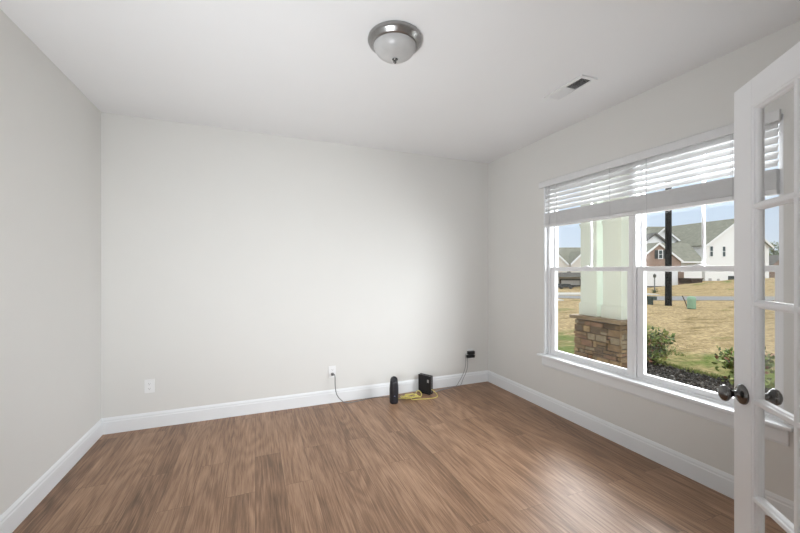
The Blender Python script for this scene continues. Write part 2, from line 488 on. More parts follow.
# two double-hung window units
def window_unit(name, yc, label):
    """yc: centre of the unit along the wall; each unit is .88 wide"""
    root = empty(name, (XR + .09, yc, .545)); root['kind'] = 'structure'; root['label'] = label
    z0, z1 = .546, OZ1 - .004
    HW = .44
    fr = MB()
    for s_ in (-1, 1):
        fr.box((XR + .035, yc + s_ * .412, z0), (XR + .082, yc + s_ * HW, z1), .0015)        # inner track
        fr.box((XR + .082, yc + s_ * .434, z0), (XR + .150, yc + s_ * HW, z1))                # outer track
        fr.box((XR + .082, yc + s_ * .418, z0), (XR + .094, yc + s_ * HW, z1))                # parting ridge
    fr.box((XR + .036, yc - .412, z0), (XR + .15, yc + .412, z0 + .016), .001)
    fr.box((XR + .036, yc - .412, z1 - .03), (XR + .15, yc + .412, z1), .001)
    fr.build('window_frame', M['vinyl'], root)

    def sash(nm, x0, x1, zb, zt, br, tr, gi, go, gr):
        s = MB()
        s.box((x0, yc - go, zb), (x1, yc - gr, zt), .0025); s.box((x0, yc + gi, zb), (x1, yc + go, zt), .0025)
        s.box((x0, yc - gr, zb), (x1, yc + gi, zb + br), .0025); s.box((x0, yc - gr, zt - tr), (x1, yc + gi, zt), .0025)
        return s.build(nm, M['vinyl'], root), (x0 + x1) / 2
    lo, xm = sash('lower_sash', XR + .046, XR + .080, z0 + .016, 1.424, .036, .036, .360, .411, .390)
    p = MB(); p.box((xm - .002, yc - .392, z0 + .05), (xm + .002, yc + .362, 1.39)); p.build('pane', M['glass'], lo)
    lk = MB()
    lk.box((XR + .050, yc - .03, 1.424), (XR + .076, yc + .03, 1.430)); lk.box((XR + .056, yc - .012, 1.430), (XR + .070, yc + .022, 1.437), .002)
    lk.build('sash_lock', M['vinyl'], lo)
    up, xm = sash('upper_sash', XR + .100, XR + .134, 1.386, z1 - .03, .036, .036, .400, .433, .402)
    p = MB(); p.box((xm - .002, yc - .402, 1.42), (xm + .002, yc + .402, z1 - .06)); p.build('pane', M['glass'], up)
    mu = MB()
    mu.box((xm - .008, yc - .008, 1.42), (xm + .008, yc + .008, z1 - .06), .002); mu.build('muntin', M['vinyl'], up)
    return root


window_unit('window_1', 2.378, 'left double-hung window looking out on the stone porch pier')
window_unit('window_2', 1.497, 'right double-hung window looking out on the dry lawn and white house')

# ------------------------------------------------------------------ blind
bl = empty('window_blind', (XR + .012, 1.97, OZ1))
tag(bl, 'white slatted blind pulled half up across the top of the window', 'blind')
f = MB(); f.extrude([(XR - .020, 1.062, 2.232), (XR - .020, 1.062, 2.286), (XR - .014, 1.062, 2.293), (XR, 1.062, 2.293), (XR, 1.062, 2.232)], (0, 1.825, 0))
f.build('valance', M['blindrail'], bl)
SY0, SY1 = 1.080, 2.832
f = MB(); f.box((XR + .002, SY0, 2.240), (XR + .032, SY1, 2.262), .002); f.build('headrail', M['blindrail'], bl)
f = MB(); th = math.radians(66); xc = XR + .016; hw = .0225
for k in range(6):
    zc = 2.219 - k * .0430
    dx, dz = hw * math.cos(th), hw * math.sin(th)
    # inner edge low, slight crown
    n = Vector((-math.sin(th), 0, math.cos(th)))
    pts = []
    for t in (-1, -.5, 0, .5, 1):
        pts.append(Vector((xc + t * dx, SY0, zc + t * dz)) + n * .0025 * (1 - t * t))
    low = [p - n * .0026 for p in pts]
    f.extrude(pts + low[::-1], (0, SY1 - SY0, 0))
f.build('slats', M['blind'], bl)
f = MB()
z = 1.856
k = 0
while z < 1.968:
    j = random.uniform(-.002, .002)
    f.box((XR + .000 + j, SY0 + random.uniform(0, .004), z), (XR + .046 + j, SY1 - random.uniform(0, .004), z + .0036)); z += .0047
f.build('stacked_slats', M['blindrail'], bl)
f = MB(); f.box((XR - .001, SY0, 1.826), (XR + .047, SY1, 1.854), .003); f.build('bottom_rail', M['blindrail'], bl)
for y in (1.28, 1.80, 2.10, 2.66):
    c = MB(); c.tube([(XR - .006, y, 2.232), (XR - .006, y, 1.83)], .0014, 6); c.tube([(XR + .004, y + .012, 2.232), (XR + .004, y + .012, 1.95)], .0012, 6); c.build('ladder_cord', M['cord'], bl)
c = MB(); c.tube([(XR - .012, 2.755, 2.24), (XR - .013, 2.755, 1.90), (XR - .014, 2.754, 1.47)], .0035, 8); c.tube([(XR - .014, 2.754, 1.48), (XR - .014, 2.754, 1.45)], .005, 8); c.build('tilt_wand', M['cord'], bl)

# ------------------------------------------------------------------ french door (open, hinged at the right of the doorway)
U = Vector((.62827, .77799)); LEAD = Vector((1.5984, .7494)); DW = .762
HINGE = LEAD - U * DW
dr = empty('door_1', (HINGE.x, HINGE.y, 0), math.atan2(U.y, U.x)); dr['kind'] = 'structure'
dr['label'] = 'white fifteen-lite french door standing open at the right edge'
T = .035
PZ = [.32 + k * .324 for k in range(6)]      # pane row limits
PS = [.100 + k * .1873 for k in range(4)]    # pane column limits from the leading edge


def X(s):
    return DW - s


f = MB()
f.box((X(0), 0, .012), (X(.097), -T, 2.035), .0015); f.box((X(DW - .097), 0, .012), (X(DW), -T, 2.035), .0015)
f.box((X(.097), 0, .012), (X(DW - .097), -T, .317), .001); f.box((X(.097), 0, 1.943), (X(DW - .097), -T, 2.035), .001)
f.build('door_frame', M['doorp'], dr, local=True)
f = MB()
# muntin bars with ovolo profile and sticking round the opening
half = [(.014, -.0145), (.0125, -.0105), (.008, -.007), (.0075, -.003), (.0045, -.0015)]


def bar(c, a, b, vertical, side=0):
    pr = []
    L = [(-w_, y_) for w_, y_ in half]; R = [(w_, y_) for w_, y_ in half][::-1]
    if side == 1: L = [(0, -.0145), (0, -.0015)]
    if side == -1: R = [(0, -.0015), (0, -.0145)]
    top = L + R
    bot = [(x_, -T - y_) for x_, y_ in top[::-1]]
    pts = top + bot
    if vertical:
        f.extrude([(c + x_, y_, a) for x_, y_ in pts], (0, 0, b - a))
    else:
        f.extrude([(a, y_, c + x_) for x_, y_ in pts], (b - a, 0, 0))


for q in PS[1:3]:
    bar(X(q), .317, 1.943, True)
for q in PZ[1:5]:
    bar(q - .007, X(.097), X(DW - .097), False)
bar(X(.097), .317, 1.943, True, -1); bar(X(DW - .097), .317, 1.943, True, 1)
bar(.317, X(.097), X(DW - .097), False, 1); bar(1.943, X(.097), X(DW - .097), False, -1)
f.build('muntins', M['doorp'], dr, local=True)
f = MB(); f.box((X(.1), -T / 2 + .002, .32), (X(DW - .1), -T / 2 - .002, 1.94)); f.build('glass_lites', M['glass'], dr, local=True)
KZ = .967
kn = MB()
kp = [(.0001, .0), (.034, .0), (.0345, .004), (.031, .009), (.022, .012), (.0125, .016), (.0105, .022), (.0105, .031), (.014, .035), (.0205, .041), (.0265, .048), (.0275, .053), (.0255, .059), (.019, .064), (.009, .067), (0, .0675)]
for sg in (1, -1):
    kn = MB()
    mt = Matrix.Translation((X(.052), 0 if sg > 0 else -T, KZ)) @ Matrix.Rotation(-sg * math.pi / 2, 4, 'X')
    kn.lathe(kp, mt, 32)
    kn.build('door_knob', M['darknickel'], dr, local=True, label='dark metal knob with round rose')
f = MB(); f.box((X(0) - .0005, -.006, KZ - .028), (X(0) + .0015, -T + .006, KZ + .028)); f.build('latch_plate', M['darknickel'], dr, local=True)
for z in (.25, 1.02, 1.80):
    f = MB(); f.lathe([(0, -.045), (.006, -.045), (.006, .045), (0, .045)], Matrix.Translation((-.004, .004, z)), 12); f.build('hinge', M['darknickel'], dr, local=True)

# ------------------------------------------------------------------ ceiling light and vent
LX, LY = .750, 1.940
cl = empty('ceiling_light', (LX, LY, H))
tag(cl, 'round brushed nickel flush mount ceiling light with frosted glass bowl', 'light')
mt = Matrix.Translation((LX, LY, H)) @ Matrix.Scale(.95, 4)
f = MB(); f.lathe([(.0, 0), (.158, 0), (.163, -.006), (.166, -.018), (.160, -.032), (.148, -.040), (.146, -.046), (.136, -.053), (.130, -.052), (.128, -.044), (.0, -.044)], mt, 64)
f.build('metal_ring', M['nickel'], cl)
f = MB(); f.lathe([(.130, -.046), (.129, -.056), (.122, -.074), (.107, -.094), (.085, -.110), (.058, -.121), (.030, -.127), (.0, -.129)], mt, 64); f.build('glass_shade', M['frost'], cl)
f = MB(); f.lathe([(.0, -.126), (.016, -.127), (.018, -.131), (.012, -.135), (.007, -.138), (.010, -.143), (.010, -.148), (.005, -.154), (0, -.156)], mt, 24); f.build('finial', M['darknickel'], cl)

V0, V1, VX0, VX1 = 1.815, 2.165, 2.075, 2.225
cv = empty('ceiling_vent', ((VX0 + VX1) / 2, (V0 + V1) / 2, H))
tag(cv, 'white rectangular air vent with two banks of louvres in ceiling', 'vent')
f = MB(); b_ = .026
for a, b in (((VX0, V0), (VX0 + b_, V1)), ((VX1 - b_, V0), (VX1, V1)), ((VX0 + b_, V0), (VX1 - b_, V0 + b_)), ((VX0 + b_, V1 - b_), (VX1 - b_, V1))):
    f.box((a[0], a[1], H - .011), (b[0], b[1], H), .0012)
f.box((VX0 + b_, (V0 + V1) / 2 - .004, H - .007), (VX1 - b_, (V0 + V1) / 2 + .004, H - .001))
f.build('vent_frame', M['ventw'], cv)
f = MB(); f.box((VX0 + b_, V0 + b_, H - .0012), (VX1 - b_, V1 - b_, H - .0002)); f.build('duct_opening', M['ventd'], cv)
for bank in (0, 1):
    f = MB()
    ya = V0 + b_ if bank == 0 else (V0 + V1) / 2 + .004
    yb = (V0 + V1) / 2 - .004 if bank == 0 else V1 - b_
    n = 13; st = (yb - ya) / n
    for k in range(n):
        y = ya + (k + .5) * st; sg = 1 if bank == 0 else -1
        # leaning away from the middle
        dy, dz = .0045 * sg, .0035
        f.extrude([(VX0 + b_, y + dy, H - .0015), (VX0 + b_, y + dy + .001, H - .0015), (VX0 + b_, y - dy + .001, H - .0015 - 2 * dz), (VX0 + b_, y - dy, H - .0015 - 2 * dz)], (VX1 - VX0 - 2 * b_, 0, 0))
    f.build('louvre_bank', M['ventw'], cv)


# ------------------------------------------------------------------ outlets, chargers, cords
def outlet(cx, cz, label):
    r = empty('wall_outlet', (cx, YB, cz))
    tag(r, label, 'outlet', 'outlets low on the back wall')
    f = MB(); f.box((cx - .038, YB - .007, cz - .060), (cx + .038, YB, cz + .060), .003); f.build('cover_plate', M['plate'], r)
    for s in (-1, 1):
        g = MB(); z = cz + s * .0215
        pts = []
        for k in range(24):
            a = 2 * math.pi * k / 24
            pts.append((cx + .0172 * math.cos(a), YB - .007, z + max(-.0125, min(.0125, .0172 * math.sin(a)))))
        g.extrude(pts, (0, -.002, 0)); rc = g.build('receptacle', M['plate'], r)
        h_ = MB()
        h_.box((cx - .0075, YB - .0094, z - .002), (cx - .0055, YB - .0088, z + .007)); h_.box((cx + .0055, YB - .0094, z - .001), (cx + .0075, YB - .0088, z + .006))
        h_.box((cx - .002, YB - .0094, z - .010), (cx + .002, YB - .0088, z - .006)); h_.build('slot', M['slot'], rc)
    return r


outlet(-.868, .370, 'white wall outlet with nothing plugged in, near the left corner')
outlet(.751, .325, 'white wall outlet with one grey cord plugged into it')
outlet(2.452, .365, 'white wall outlet mostly covered by two black adapters')

TX, TY = 1.352, 3.525
tw = empty('tower_router', (TX, TY, 0))
tag(tw, 'round black tower router with slanted top standing on the floor', 'router')
f = MB(); f.box((.738, YB - .034, .288), (.764, YB - .0095, .318), .005); cord_plug = f
f = MB(); f.tube([(.751, YB - .032, .303), (.760, YB - .052, .312), (.768, YB - .064, .290), (.770, YB - .066, .20), (.783, YB - .066, .11), (.825, YB - .072, .045), (.885, YB - .085, .008), (1.0, YB - .075, .0045), (1.13, YB - .045, .0045), (1.25, YB - .040, .0045), (1.36, YB - .085, .0045), (1.402, YB - .165, .005), (1.395, YB - .205, .012)], .0045, 8)
pc = f.build('power_cord', M['greycable'], tw, label='grey power cord drooping from the middle outlet')
cord_plug.build('plug', M['greycable'], pc)


def adapter(z, w_, pts, label):
    r = empty('power_adapter', (2.44, YB, z))
    tag(r, label, 'charger', 'black power adapters in the corner outlet')
    f = MB(); f.box((2.452 - w_, YB - .050, z - .018), (2.452 + .040, YB - .0095, z + .018), .006); f.build('adapter_body', M['black'], r)
    f = MB(); f.tube(pts, .0028, 6); f.build('cable', M['thincable'], r)


adapter(.3865, .052, [(2.418, YB - .030, .386), (2.385, YB - .032, .388), (2.368, YB - .032, .36), (2.372, YB - .028, .26), (2.362, YB - .028, .20), (2.33, YB - .030, .13), (2.285, YB - .030, .06), (2.235, YB - .034, .006), (2.15, YB - .045, .004), (2.02, YB - .075, .004), (1.90, YB - .116, .006), (1.86, YB - .124, .02)],
        'black power adapter plugged into the upper socket by the right corner')
adapter(.3435, .062, [(2.410, YB - .030, .340), (2.395, YB - .032, .33), (2.400, YB - .028, .25), (2.392, YB - .028, .19), (2.37, YB - .030, .14), (2.33, YB - .030, .07), (2.292, YB - .034, .006), (2.18, YB - .052, .004), (2.03, YB - .088, .004), (1.91, YB - .128, .006), (1.865, YB - .132, .018)],
        'wider black power adapter plugged into the lower socket by the right corner')

# tower router
f = MB(); mt = Matrix.Translation((TX, TY, 0))
seg = 36; rings = []
prof = [(.040, 0), (.044, .003), (.0455, .02), (.0475, .08), (.048, .13), (.046, .18), (.0415, .225), (.0385, .245)]
tilt = -.30
dirv = Vector((-.36, -.93))       # the top slopes down towards the camera
for i, (r_, z) in enumerate(prof):
    ring = []
    for k in range(seg):
        a = 2 * math.pi * k / seg; x_, y_ = r_ * math.cos(a), r_ * math.sin(a)
        wgt = max(0, (z - .12) / .125)
        zz = z + wgt * (-(x_ * dirv.x + y_ * dirv.y)) * .55
        ring.append(f.bm.verts.new((TX + x_, TY + y_, zz)))
    rings.append(ring)
for a, b in zip(rings, rings[1:]):
    for k in range(seg):
        q = f.bm.faces.new([a[k], a[(k + 1) % seg], b[(k + 1) % seg], b[k]]); q.smooth = True
f.bm.faces.new(rings[0][::-1])
# rounded lip into a dished top
inn = []
for sc_, dz in ((.90, .006), (.78, .003), (.70, -.006)):
    ring = [f.bm.verts.new((TX + (v.co.x - TX) * sc_, TY + (v.co.y - TY) * sc_, .245 + (v.co.z - .245) * sc_ + dz)) for v in rings[-1]]
    inn.append(ring)
allr = [rings[-1]] + inn
for a, b in zip(allr, allr[1:]):
    for k in range(seg):
        q = f.bm.faces.new([a[k], a[(k + 1) % seg], b[(k + 1) % seg], b[k]]); q.smooth = True
f.bm.faces.new(inn[-1])
f.build('router_body', M['black2'], tw)
f = MB()
dv = Vector((-.20, -.98)).normalized(); pv = Vector((-dv.y, dv.x))
c0 = Vector((TX, TY)) + dv * .0472
f.extrude([(c0.x + pv.x * a, c0.y + pv.y * a, z) for a, z in ((-.006, .082), (.006, .082), (.006, .09), (-.006, .09))], (dv.x * .0012, dv.y * .0012, 0))
f.build('status_light', M['led'], tw)

# box modem, standing upright
MX, MY = 1.775, 3.665
ang = math.atan2(3.60 - 3.74, 1.815 - 1.735)
mo = empty('cable_modem', (MX, MY, 0), ang)
tag(mo, 'black box modem standing upright on the floor beside yellow cable', 'modem')
L_, D_, HT = .165, .046, .205
f = MB(); f.box((-L_ / 2, -.004, .018), (L_ / 2, .020, HT), .004); f.build('front_shell', M['black'], mo, local=True)
f = MB(); f.box((-L_ / 2 + .004, .019, .018), (L_ / 2 - .003, .027, HT - .003)); f.build('silver_band', M['silver'], mo, local=True, label='thin silver band between the two shells')
f = MB(); f.box((-L_ / 2, .026, .018), (L_ / 2, .046, HT + .002), .004); f.build('rear_shell', M['black'], mo, local=True)
f = MB(); f.box((-L_ / 2 + .02, -.012, 0), (L_ / 2 - .005, .054, .018), .003); f.build('foot', M['black'], mo, local=True)
f = MB(); f.box((L_ / 2 - .044, -.0052, HT - .075), (L_ / 2 - .022, -.0038, HT - .042)); f.build('sticker', M['silver'], mo, local=True, label='small silver sticker')
f = MB()
for z in (.06, .085, .11):
    f.box((L_ / 2 - .002, .002, z), (L_ / 2 + .0008, .018, z + .014))
f.build('port', M['slot'], mo, local=True)

# yellow network cable, loosely coiled between the two
f = MB()
p = [(1.826, 3.592, .062), (1.842, 3.58, .050), (1.868, 3.56, .024), (1.868, 3.525, .004), (1.82, 3.49, .004), (1.73, 3.49, .004), (1.64, 3.515, .004), (1.56, 3.53, .005)]
c = Vector((1.555, 3.560, .006))
rnd = random.Random(3)
for k in range(34):
    a = k * .95 + 1.1
    rx = .085 + .035 * math.sin(k * 1.7); ry = .040 + .022 * math.cos(k * 2.3)
    p.append((c.x + rx * math.cos(a) + .012 * rnd.uniform(-1, 1), c.y + ry * math.sin(a) + .01 * rnd.uniform(-1, 1), .006 + .022 * abs(math.sin(k * 1.31)) + .0006 * k))
p += [(1.63, 3.60, .03), (1.68, 3.645, .05), (1.715, 3.635, .030), (1.70, 3.59, .006), (1.62, 3.56, .012), (1.53, 3.575, .006), (1.47, 3.60, .005), (1.425, 3.60, .008), (1.405, 3.585, .02)]
f.tube(p, .0042, 6, subdiv=5)
tag(f.build('network_cable', M['yellow'], origin=(1.6, 3.55, 0)), 'yellow network cable lying in a tangled coil on the floor', 'cable')

# ------------------------------------------------------------------ outside: ground, road
G = -.30


def sstep(a, b, x):
    t = max(0, min(1, (x - a) / (b - a))); return t * t * (3 - 2 * t)


def ground(x, y):
    d = x * SY + y * CY; r = x * CY - y * SY
    z = G + .02 * mnoise.noise(Vector((x * .4, y * .4, 0))) * sstep(9, 12, d)
    m = max(0, min(1.35, (r - 21.0) / 7.4))
    z += sstep(23.3, 31, d) * (.72 * m)
    z -= .5 * sstep(31.5, 36, d)
    return z


f = MB()
xs = [XR + WT + .02 + .5 * k for k in range(70)] + [38.5 + 1.5 * k for k in range(60)]
ys = [-30 + 2 * k for k in range(15)] + [0 + .5 * k for k in range(90)] + [45 + 2 * k for k in range(50)]
grid = [[f.bm.verts.new((x, y, ground(x, y))) for y in ys] for x in xs]
for i in range(len(xs) - 1):
    for j in range(len(ys) - 1):
        q = f.bm.faces.new([grid[i][j], grid[i + 1][j], grid[i + 1][j + 1], grid[i][j + 1]]); q.smooth = True
tag(f.build('lawn', M['lawn'], kind='structure'), 'dry tan lawn with green patches, rising beyond the road')


def strip(name, m, pts, z0, z1, label):
    f = MB(); f.extrude([street(r, d, z0) for r, d in pts], (0, 0, z1 - z0))
    return tag(f.build(name, m, kind='structure'), label)


strip('road', M['asphalt'], [(-20, 21.6), (9, 21.6), (14, 19.9), (50, 18.9), (50, 21.9), (14, 22.7), (9, 23.6), (-20, 23.6)], G - .2, G + .035, 'grey asphalt road crossing beyond the lawn')
strip('sidewalk', M['concrete'], [(-20, 19.7), (9, 19.7), (9, 21.0), (-20, 21.0)], G - .2, G + .05, 'pale concrete sidewalk on the near side of the road')
strip('driveway', M['concrete'], [(2, 24.2), (17.5, 24.2), (17.5, 26.2), (2, 26.2)], G - .2, G + .05, 'pale concrete drive across the road')

# porch floor edge under the pier
f = MB(); f.box((XR + WT, -.5, -.45), (4.45, 4.35, -.10))
tag(f.build('porch_floor', M['concrete'], kind='structure'), 'concrete porch floor outside the window')

# porch roof carried by the columns
f = MB(); f.box((XR + WT + .03, -1.2, 2.88), (4.5, 5.2, 3.0))
tag(f.build('porch_roof', M['siding'], kind='structure'), 'white porch ceiling over the columns')

# stone pier and two columns
PX0, PX1, PY0, PY1, PZT = 4.0, 4.33, 2.97, 3.64, .795
pr = empty('stone_pier', ((PX0 + PX1) / 2, (PY0 + PY1) / 2, -.10))
tag(pr, 'brown ledgestone pier with a flat stone cap carrying the porch columns', 'pier')
f = MB(); f.box((PX0 + .03, PY0 + .03, -.10), (PX1 - .03, PY1 - .03, PZT - .045)); f.build('core', M['mortar'], pr)
f = MB(); rs = random.Random(11)


def stone_rows(a, b, put):
    z = -.10
    while z < PZT - .05:
        h_ = min(rs.choice((.05, .062, .075, .09)), PZT - .046 - z)
        if h_ < .02: break
        u = a
        while u < b - .01:
            l_ = rs.uniform(.05, .20)
            if b - (u + l_) < .06: l_ = b - u
            if h_ > .07 and rs.random() < .25:
                put(u, u + l_, z, z + h_ * .5, rs); put(u, u + l_, z + h_ * .5, z + h_, rs)
            else:
                put(u, u + l_, z, z + h_, rs)
            u += l_
        z += h_


def put_x(u0, u1, z0, z1, q):
    t = q.uniform(0, .03); f.box((PX0 + t, u0 + .004, z0 + .004), (PX0 + .05, u1 - .004, z1 - .004), .006, mi=q.randrange(5))


def put_y(u0, u1, z0, z1, q):
    t = q.uniform(0, .03); f.box((u0 + .004, PY0 + t, z0 + .004), (u1 - .004, PY0 + .05, z1 - .004), .006, mi=q.randrange(5))


def put_y2(u0, u1, z0, z1, q):
    t = q.uniform(0, .03); f.box((u0 + .004, PY1 - t, z0 + .004), (u1 - .004, PY1 - .05, z1 - .004), .006, mi=q.randrange(5))


stone_rows(PY0, PY1, put_x); stone_rows(PX0 + .03, PX1, put_y); stone_rows(PX0 + .03, PX1, put_y2)
f.build('ledge_stones', STONES, pr)
f = MB(); f.box((PX0 - .035, PY0 - .035, PZT - .045), (PX1 + .035, PY1 + .035, PZT), .008); f.build('cap', M['cap'], pr)


def column(y0, y1, label):
    x0, x1 = 4.09, 4.26
    r = empty('porch_column', ((x0 + x1) / 2, (y0 + y1) / 2, PZT))
    tag(r, label, 'column', 'pale porch columns on the stone pier')
    f = MB(); f.box((x0, y0, PZT), (x1, y1, 2.88), .004)
    f.build('shaft', M['column'], r)
    f = MB(); f.box((x0 - .014, y0 - .014, PZT), (x1 + .014, y1 + .014, PZT + .15), .003); f.box((x0 - .008, y0 - .008, PZT + .15), (x1 + .008, y1 + .008, PZT + .165), .003); f.build('base_block', M['column'], r)
    f = MB(); f.box((x0 - .012, y0 - .012, 1.99), (x1 + .012, y1 + .012, 2.02), .003); f.box((x0 - .006, y0 - .006, 1.965), (x1 + .006, y1 + .006, 1.99), .002); f.build('neck_band', M['column'], r)
    return r


column(3.355, 3.60, 'pale square porch column at the left of the stone pier')
column(3.02, 3.265, 'pale square porch column at the right of the stone pier')

# mulch bed
f = MB(); rs = random.Random(5)
BX0, BX1, BY0, BY1 = 4.9, 6.62, 1.0, 4.42
f.box((BX0, BY0, G - .1), (BX1, BY1, G + .012))
for k in range(5200):
    x, y = rs.uniform(BX0 + .3, BX1 + .05), rs.uniform(BY0, BY1)
    s_ = rs.uniform(.012, .034)
    z = G + .012 + s_ * rs.uniform(-.2, .9)
    A = Matrix.Translation((x, y, z)) @ Matrix.Rotation(rs.uniform(0, 6.3), 4, (rs.uniform(-1, 1), rs.uniform(-1, 1), rs.uniform(-1, 1)))
    v = [A @ Vector((a * s_ * rs.uniform(.6, 1.2), b * s_ * rs.uniform(.6, 1.2), c_ * s_ * rs.uniform(.4, .9))) for a, b, c_ in ((1, 0, 0), (-1, 0, 0), (0, 1, 0), (0, -1, 0), (0, 0, 1), (0, 0, -1))]
    mi = rs.choices((0, 1, 2), (.6, .3, .1))[0]
    f._new(v, [(0, 2, 4), (2, 1, 4), (1, 3, 4), (3, 0, 4), (2, 0, 5), (1, 2, 5), (3, 1, 5), (0, 3, 5)], mi=mi)
tag(f.build('mulch_bed', PEB, origin=(5.8, 2.7, G)), 'bed of dark mulch chips along the front of the lawn', 'mulch', kind='stuff')

# grass fringe behind the bed (green, uncountable)
f = MB(); rs = random.Random(9)
for k in range(15000):
    x = 6.6 + abs(rs.gauss(0, .75))
    y = rs.uniform(1.6, 5.8)
    if mnoise.noise(Vector((x * .9, y * .9, 3))) < -.12 + .10 * (x - 6.6): continue
    hgt = rs.uniform(.03, .075); a = rs.uniform(0, 6.3); wv = Vector((math.cos(a), math.sin(a), 0)) * .006
    b = Vector((x, y, G)); tip = b + Vector((rs.uniform(-.03, .03), rs.uniform(-.03, .03), hgt))
    f._new([b - wv, b + wv, tip], [(0, 1, 2)], mi=0 if rs.random() < .6 else 1)
tag(f.build('green_grass', [mat('grass_blade', (.13, .20, .04), .8, var=.3), mat('grass_blade_pale', (.26, .25, .09), .8, var=.3)], origin=(7.2, 3.8, G)), 'green grass growing along the edge of the mulch bed', 'grass', kind='stuff')


# shrubs
def shrub(x, y, h_, rad, nst, nleaf, size, weights, seed, label, name='shrub', cat='shrub', z0=G):
    rs = random.Random(seed)
    r = empty(name, (x, y, z0)); tag(r, label, cat, 'low shrubs in the mulch bed')
    st = MB(); tips = []
    for k in range(nst):
        a = rs.uniform(0, 6.3); q = rad * rs.uniform(.25, 1.0)
        tip = Vector((x + q * math.cos(a), y + q * math.sin(a), z0 + h_ * rs.uniform(.55, 1.0)))
        mid = Vector((x + q * .45 * math.cos(a), y + q * .45 * math.sin(a), z0 + h_ * .45))
        st.tube([(x, y, z0 - .02), mid, tip], .006, 5, subdiv=4, radii=[.009, .006, .003]); tips.append((mid, tip))
    st.build('stem', M['bark'], r)
    lf = MB()
    for k in range(nleaf):
        m_, t_ = rs.choice(tips); u = rs.random() ** .7
        p = m_.lerp(t_, u) + Vector((rs.gauss(0, .05), rs.gauss(0, .05), rs.gauss(0, .04)))
        if rs.random() < .25: p = Vector((x, y, z0)).lerp(m_, rs.uniform(.35, 1)) + Vector((rs.gauss(0, .09), rs.gauss(0, .09), rs.gauss(0, .04)))
        p.z = max(p.z, z0 + .02)
        s_ = size * rs.uniform(.6, 1.3)
        d = Vector((rs.gauss(0, 1), rs.gauss(0, 1), rs.gauss(.4, .7))).normalized(); e = d.cross(Vector((rs.gauss(0, 1), rs.gauss(0, 1), rs.gauss(0, 1)))).normalized(); n = d.cross(e)
        lf._new([p, p + d * s_ * .5 + e * s_ * .28 + n * s_ * .06, p + d * s_, p + d * s_ * .5 - e * s_ * .28 + n * s_ * .06], [(0, 1, 2), (0, 2, 3)], mi=rs.choices(range(4), weights)[0])
    lf.build('leaves', LEAF, r)
    return r


shrub(6.55, 4.22, .60, .30, 22, 1400, .075, (.35, .38, .12, .15), 21, 'open leafy shrub in the mulch bed, left side of the right window pane')
shrub(6.42, 2.88, .60, .26, 22, 1500, .072, (.42, .22, .14, .22), 22, 'dense green and reddish shrub beside the door edge')

# street things
px, py = 18.26, 11.09
f = MB(); f.lathe([(0, 0), (.15, 0), (.15, .02), (.14, .05), (.135, .3), (.125, 6.0), (0, 6.0)], Matrix.Translation((px, py, ground(px, py) - .01)), 20)
tag(f.build('utility_pole', M['pole'], origin=(px, py, G)), 'tall black pole standing in the dry lawn', 'pole')

gx, gy = 17.55, 9.72
uc = empty('utility_cabinet', (gx, gy, ground(gx, gy)))
tag(uc, 'pale green dome-topped utility cabinet on the lawn beside the road', 'cabinet')
zz = ground(gx, gy)
f = MB(); f.lathe([(0, .02), (.150, .02), (.155, .05), (.150, .37), (.151, .38)], Matrix.Translation((gx, gy, zz)), 24); f.build('cabinet_body', M['utility'], uc)
f = MB(); f.lathe([(.164, .37), (.166, .40), (.155, .48), (.13, .525), (.08, .55), (0, .555)], Matrix.Translation((gx, gy, zz)), 24); f.build('domed_lid', M['utility'], uc)
f = MB(); f.lathe([(0, -.02), (.145, -.02), (.145, .03), (0, .03)], Matrix.Translation((gx, gy, zz)), 24); f.build('plinth', M['darkgreen'], uc)

q = street((685.2 - 400) * 16.6 / 359, 16.6, 0)
f = MB(); zz = ground(q.x, q.y); f.tube([(q.x + .04, q.y - .06, zz - .05), (q.x, q.y, zz + .22), (q.x - .06, q.y + .09, zz + .50)], .022, 6)
tag(f.build('marker_stake', M['rustbrown'], origin=(q.x, q.y, zz)), 'thin leaning dark stake beside the green cabinet', 'stake')

q = street((651 - 400) * 17.6 / 359, 17.6, 0); zz = ground(q.x, q.y)
ub = empty('junction_box', (q.x, q.y, zz))
tag(ub, 'low dark green box on a narrow stand, left of the black pole', 'box')
f = MB(); f.box((q.x - .08, q.y - .08, zz), (q.x + .05, q.y + .13, zz + .30), .01); f.build('stand', M['darkgreen'], ub)
f = MB(); f.box((q.x - .17, q.y - .19, zz + .24), (q.x + .15, q.y + .19, zz + .41), .02); f.build('box_lid', M['darkgreen'], ub)

q = street((654.6 - 400) * 26.5 / 359, 26.5, 0); zz = ground(q.x, q.y)
gp = empty('garden_post', (q.x, q.y, zz)); tag(gp, 'thin grey lamp post with a bushy foot across the road', 'post')
f = MB(); f.lathe([(0, 0), (.05, 0), (.04, .1), (.035, 1.15), (.0, 1.15)], Matrix.Translation((q.x, q.y, zz)), 10); f.build('shaft', M['greypost'], gp)
f = MB(); f.lathe([(0, 1.12), (.09, 1.14), (.10, 1.30), (.11, 1.33), (0, 1.42)], Matrix.Translation((q.x, q.y, zz)), 8); f.build('lamp_head', M['greypost'], gp)
f = MB(); rs = random.Random(2)
for k in range(160):
    v = Vector((rs.gauss(0, .1), rs.gauss(0, .1), abs(rs.gauss(.12, .1)))); p_ = Vector((q.x, q.y, zz)) + v
    e1 = Vector((rs.uniform(-1, 1), rs.uniform(-1, 1), rs.uniform(-1, 1))) * .07; e2 = Vector((rs.uniform(-1, 1), rs.uniform(-1, 1), rs.uniform(-1, 1))) * .06
    f._new([p_, p_ + e1, p_ + e2], [(0, 1, 2)])
f.build('foot_plant', LEAF[3], gp, kind='stuff')


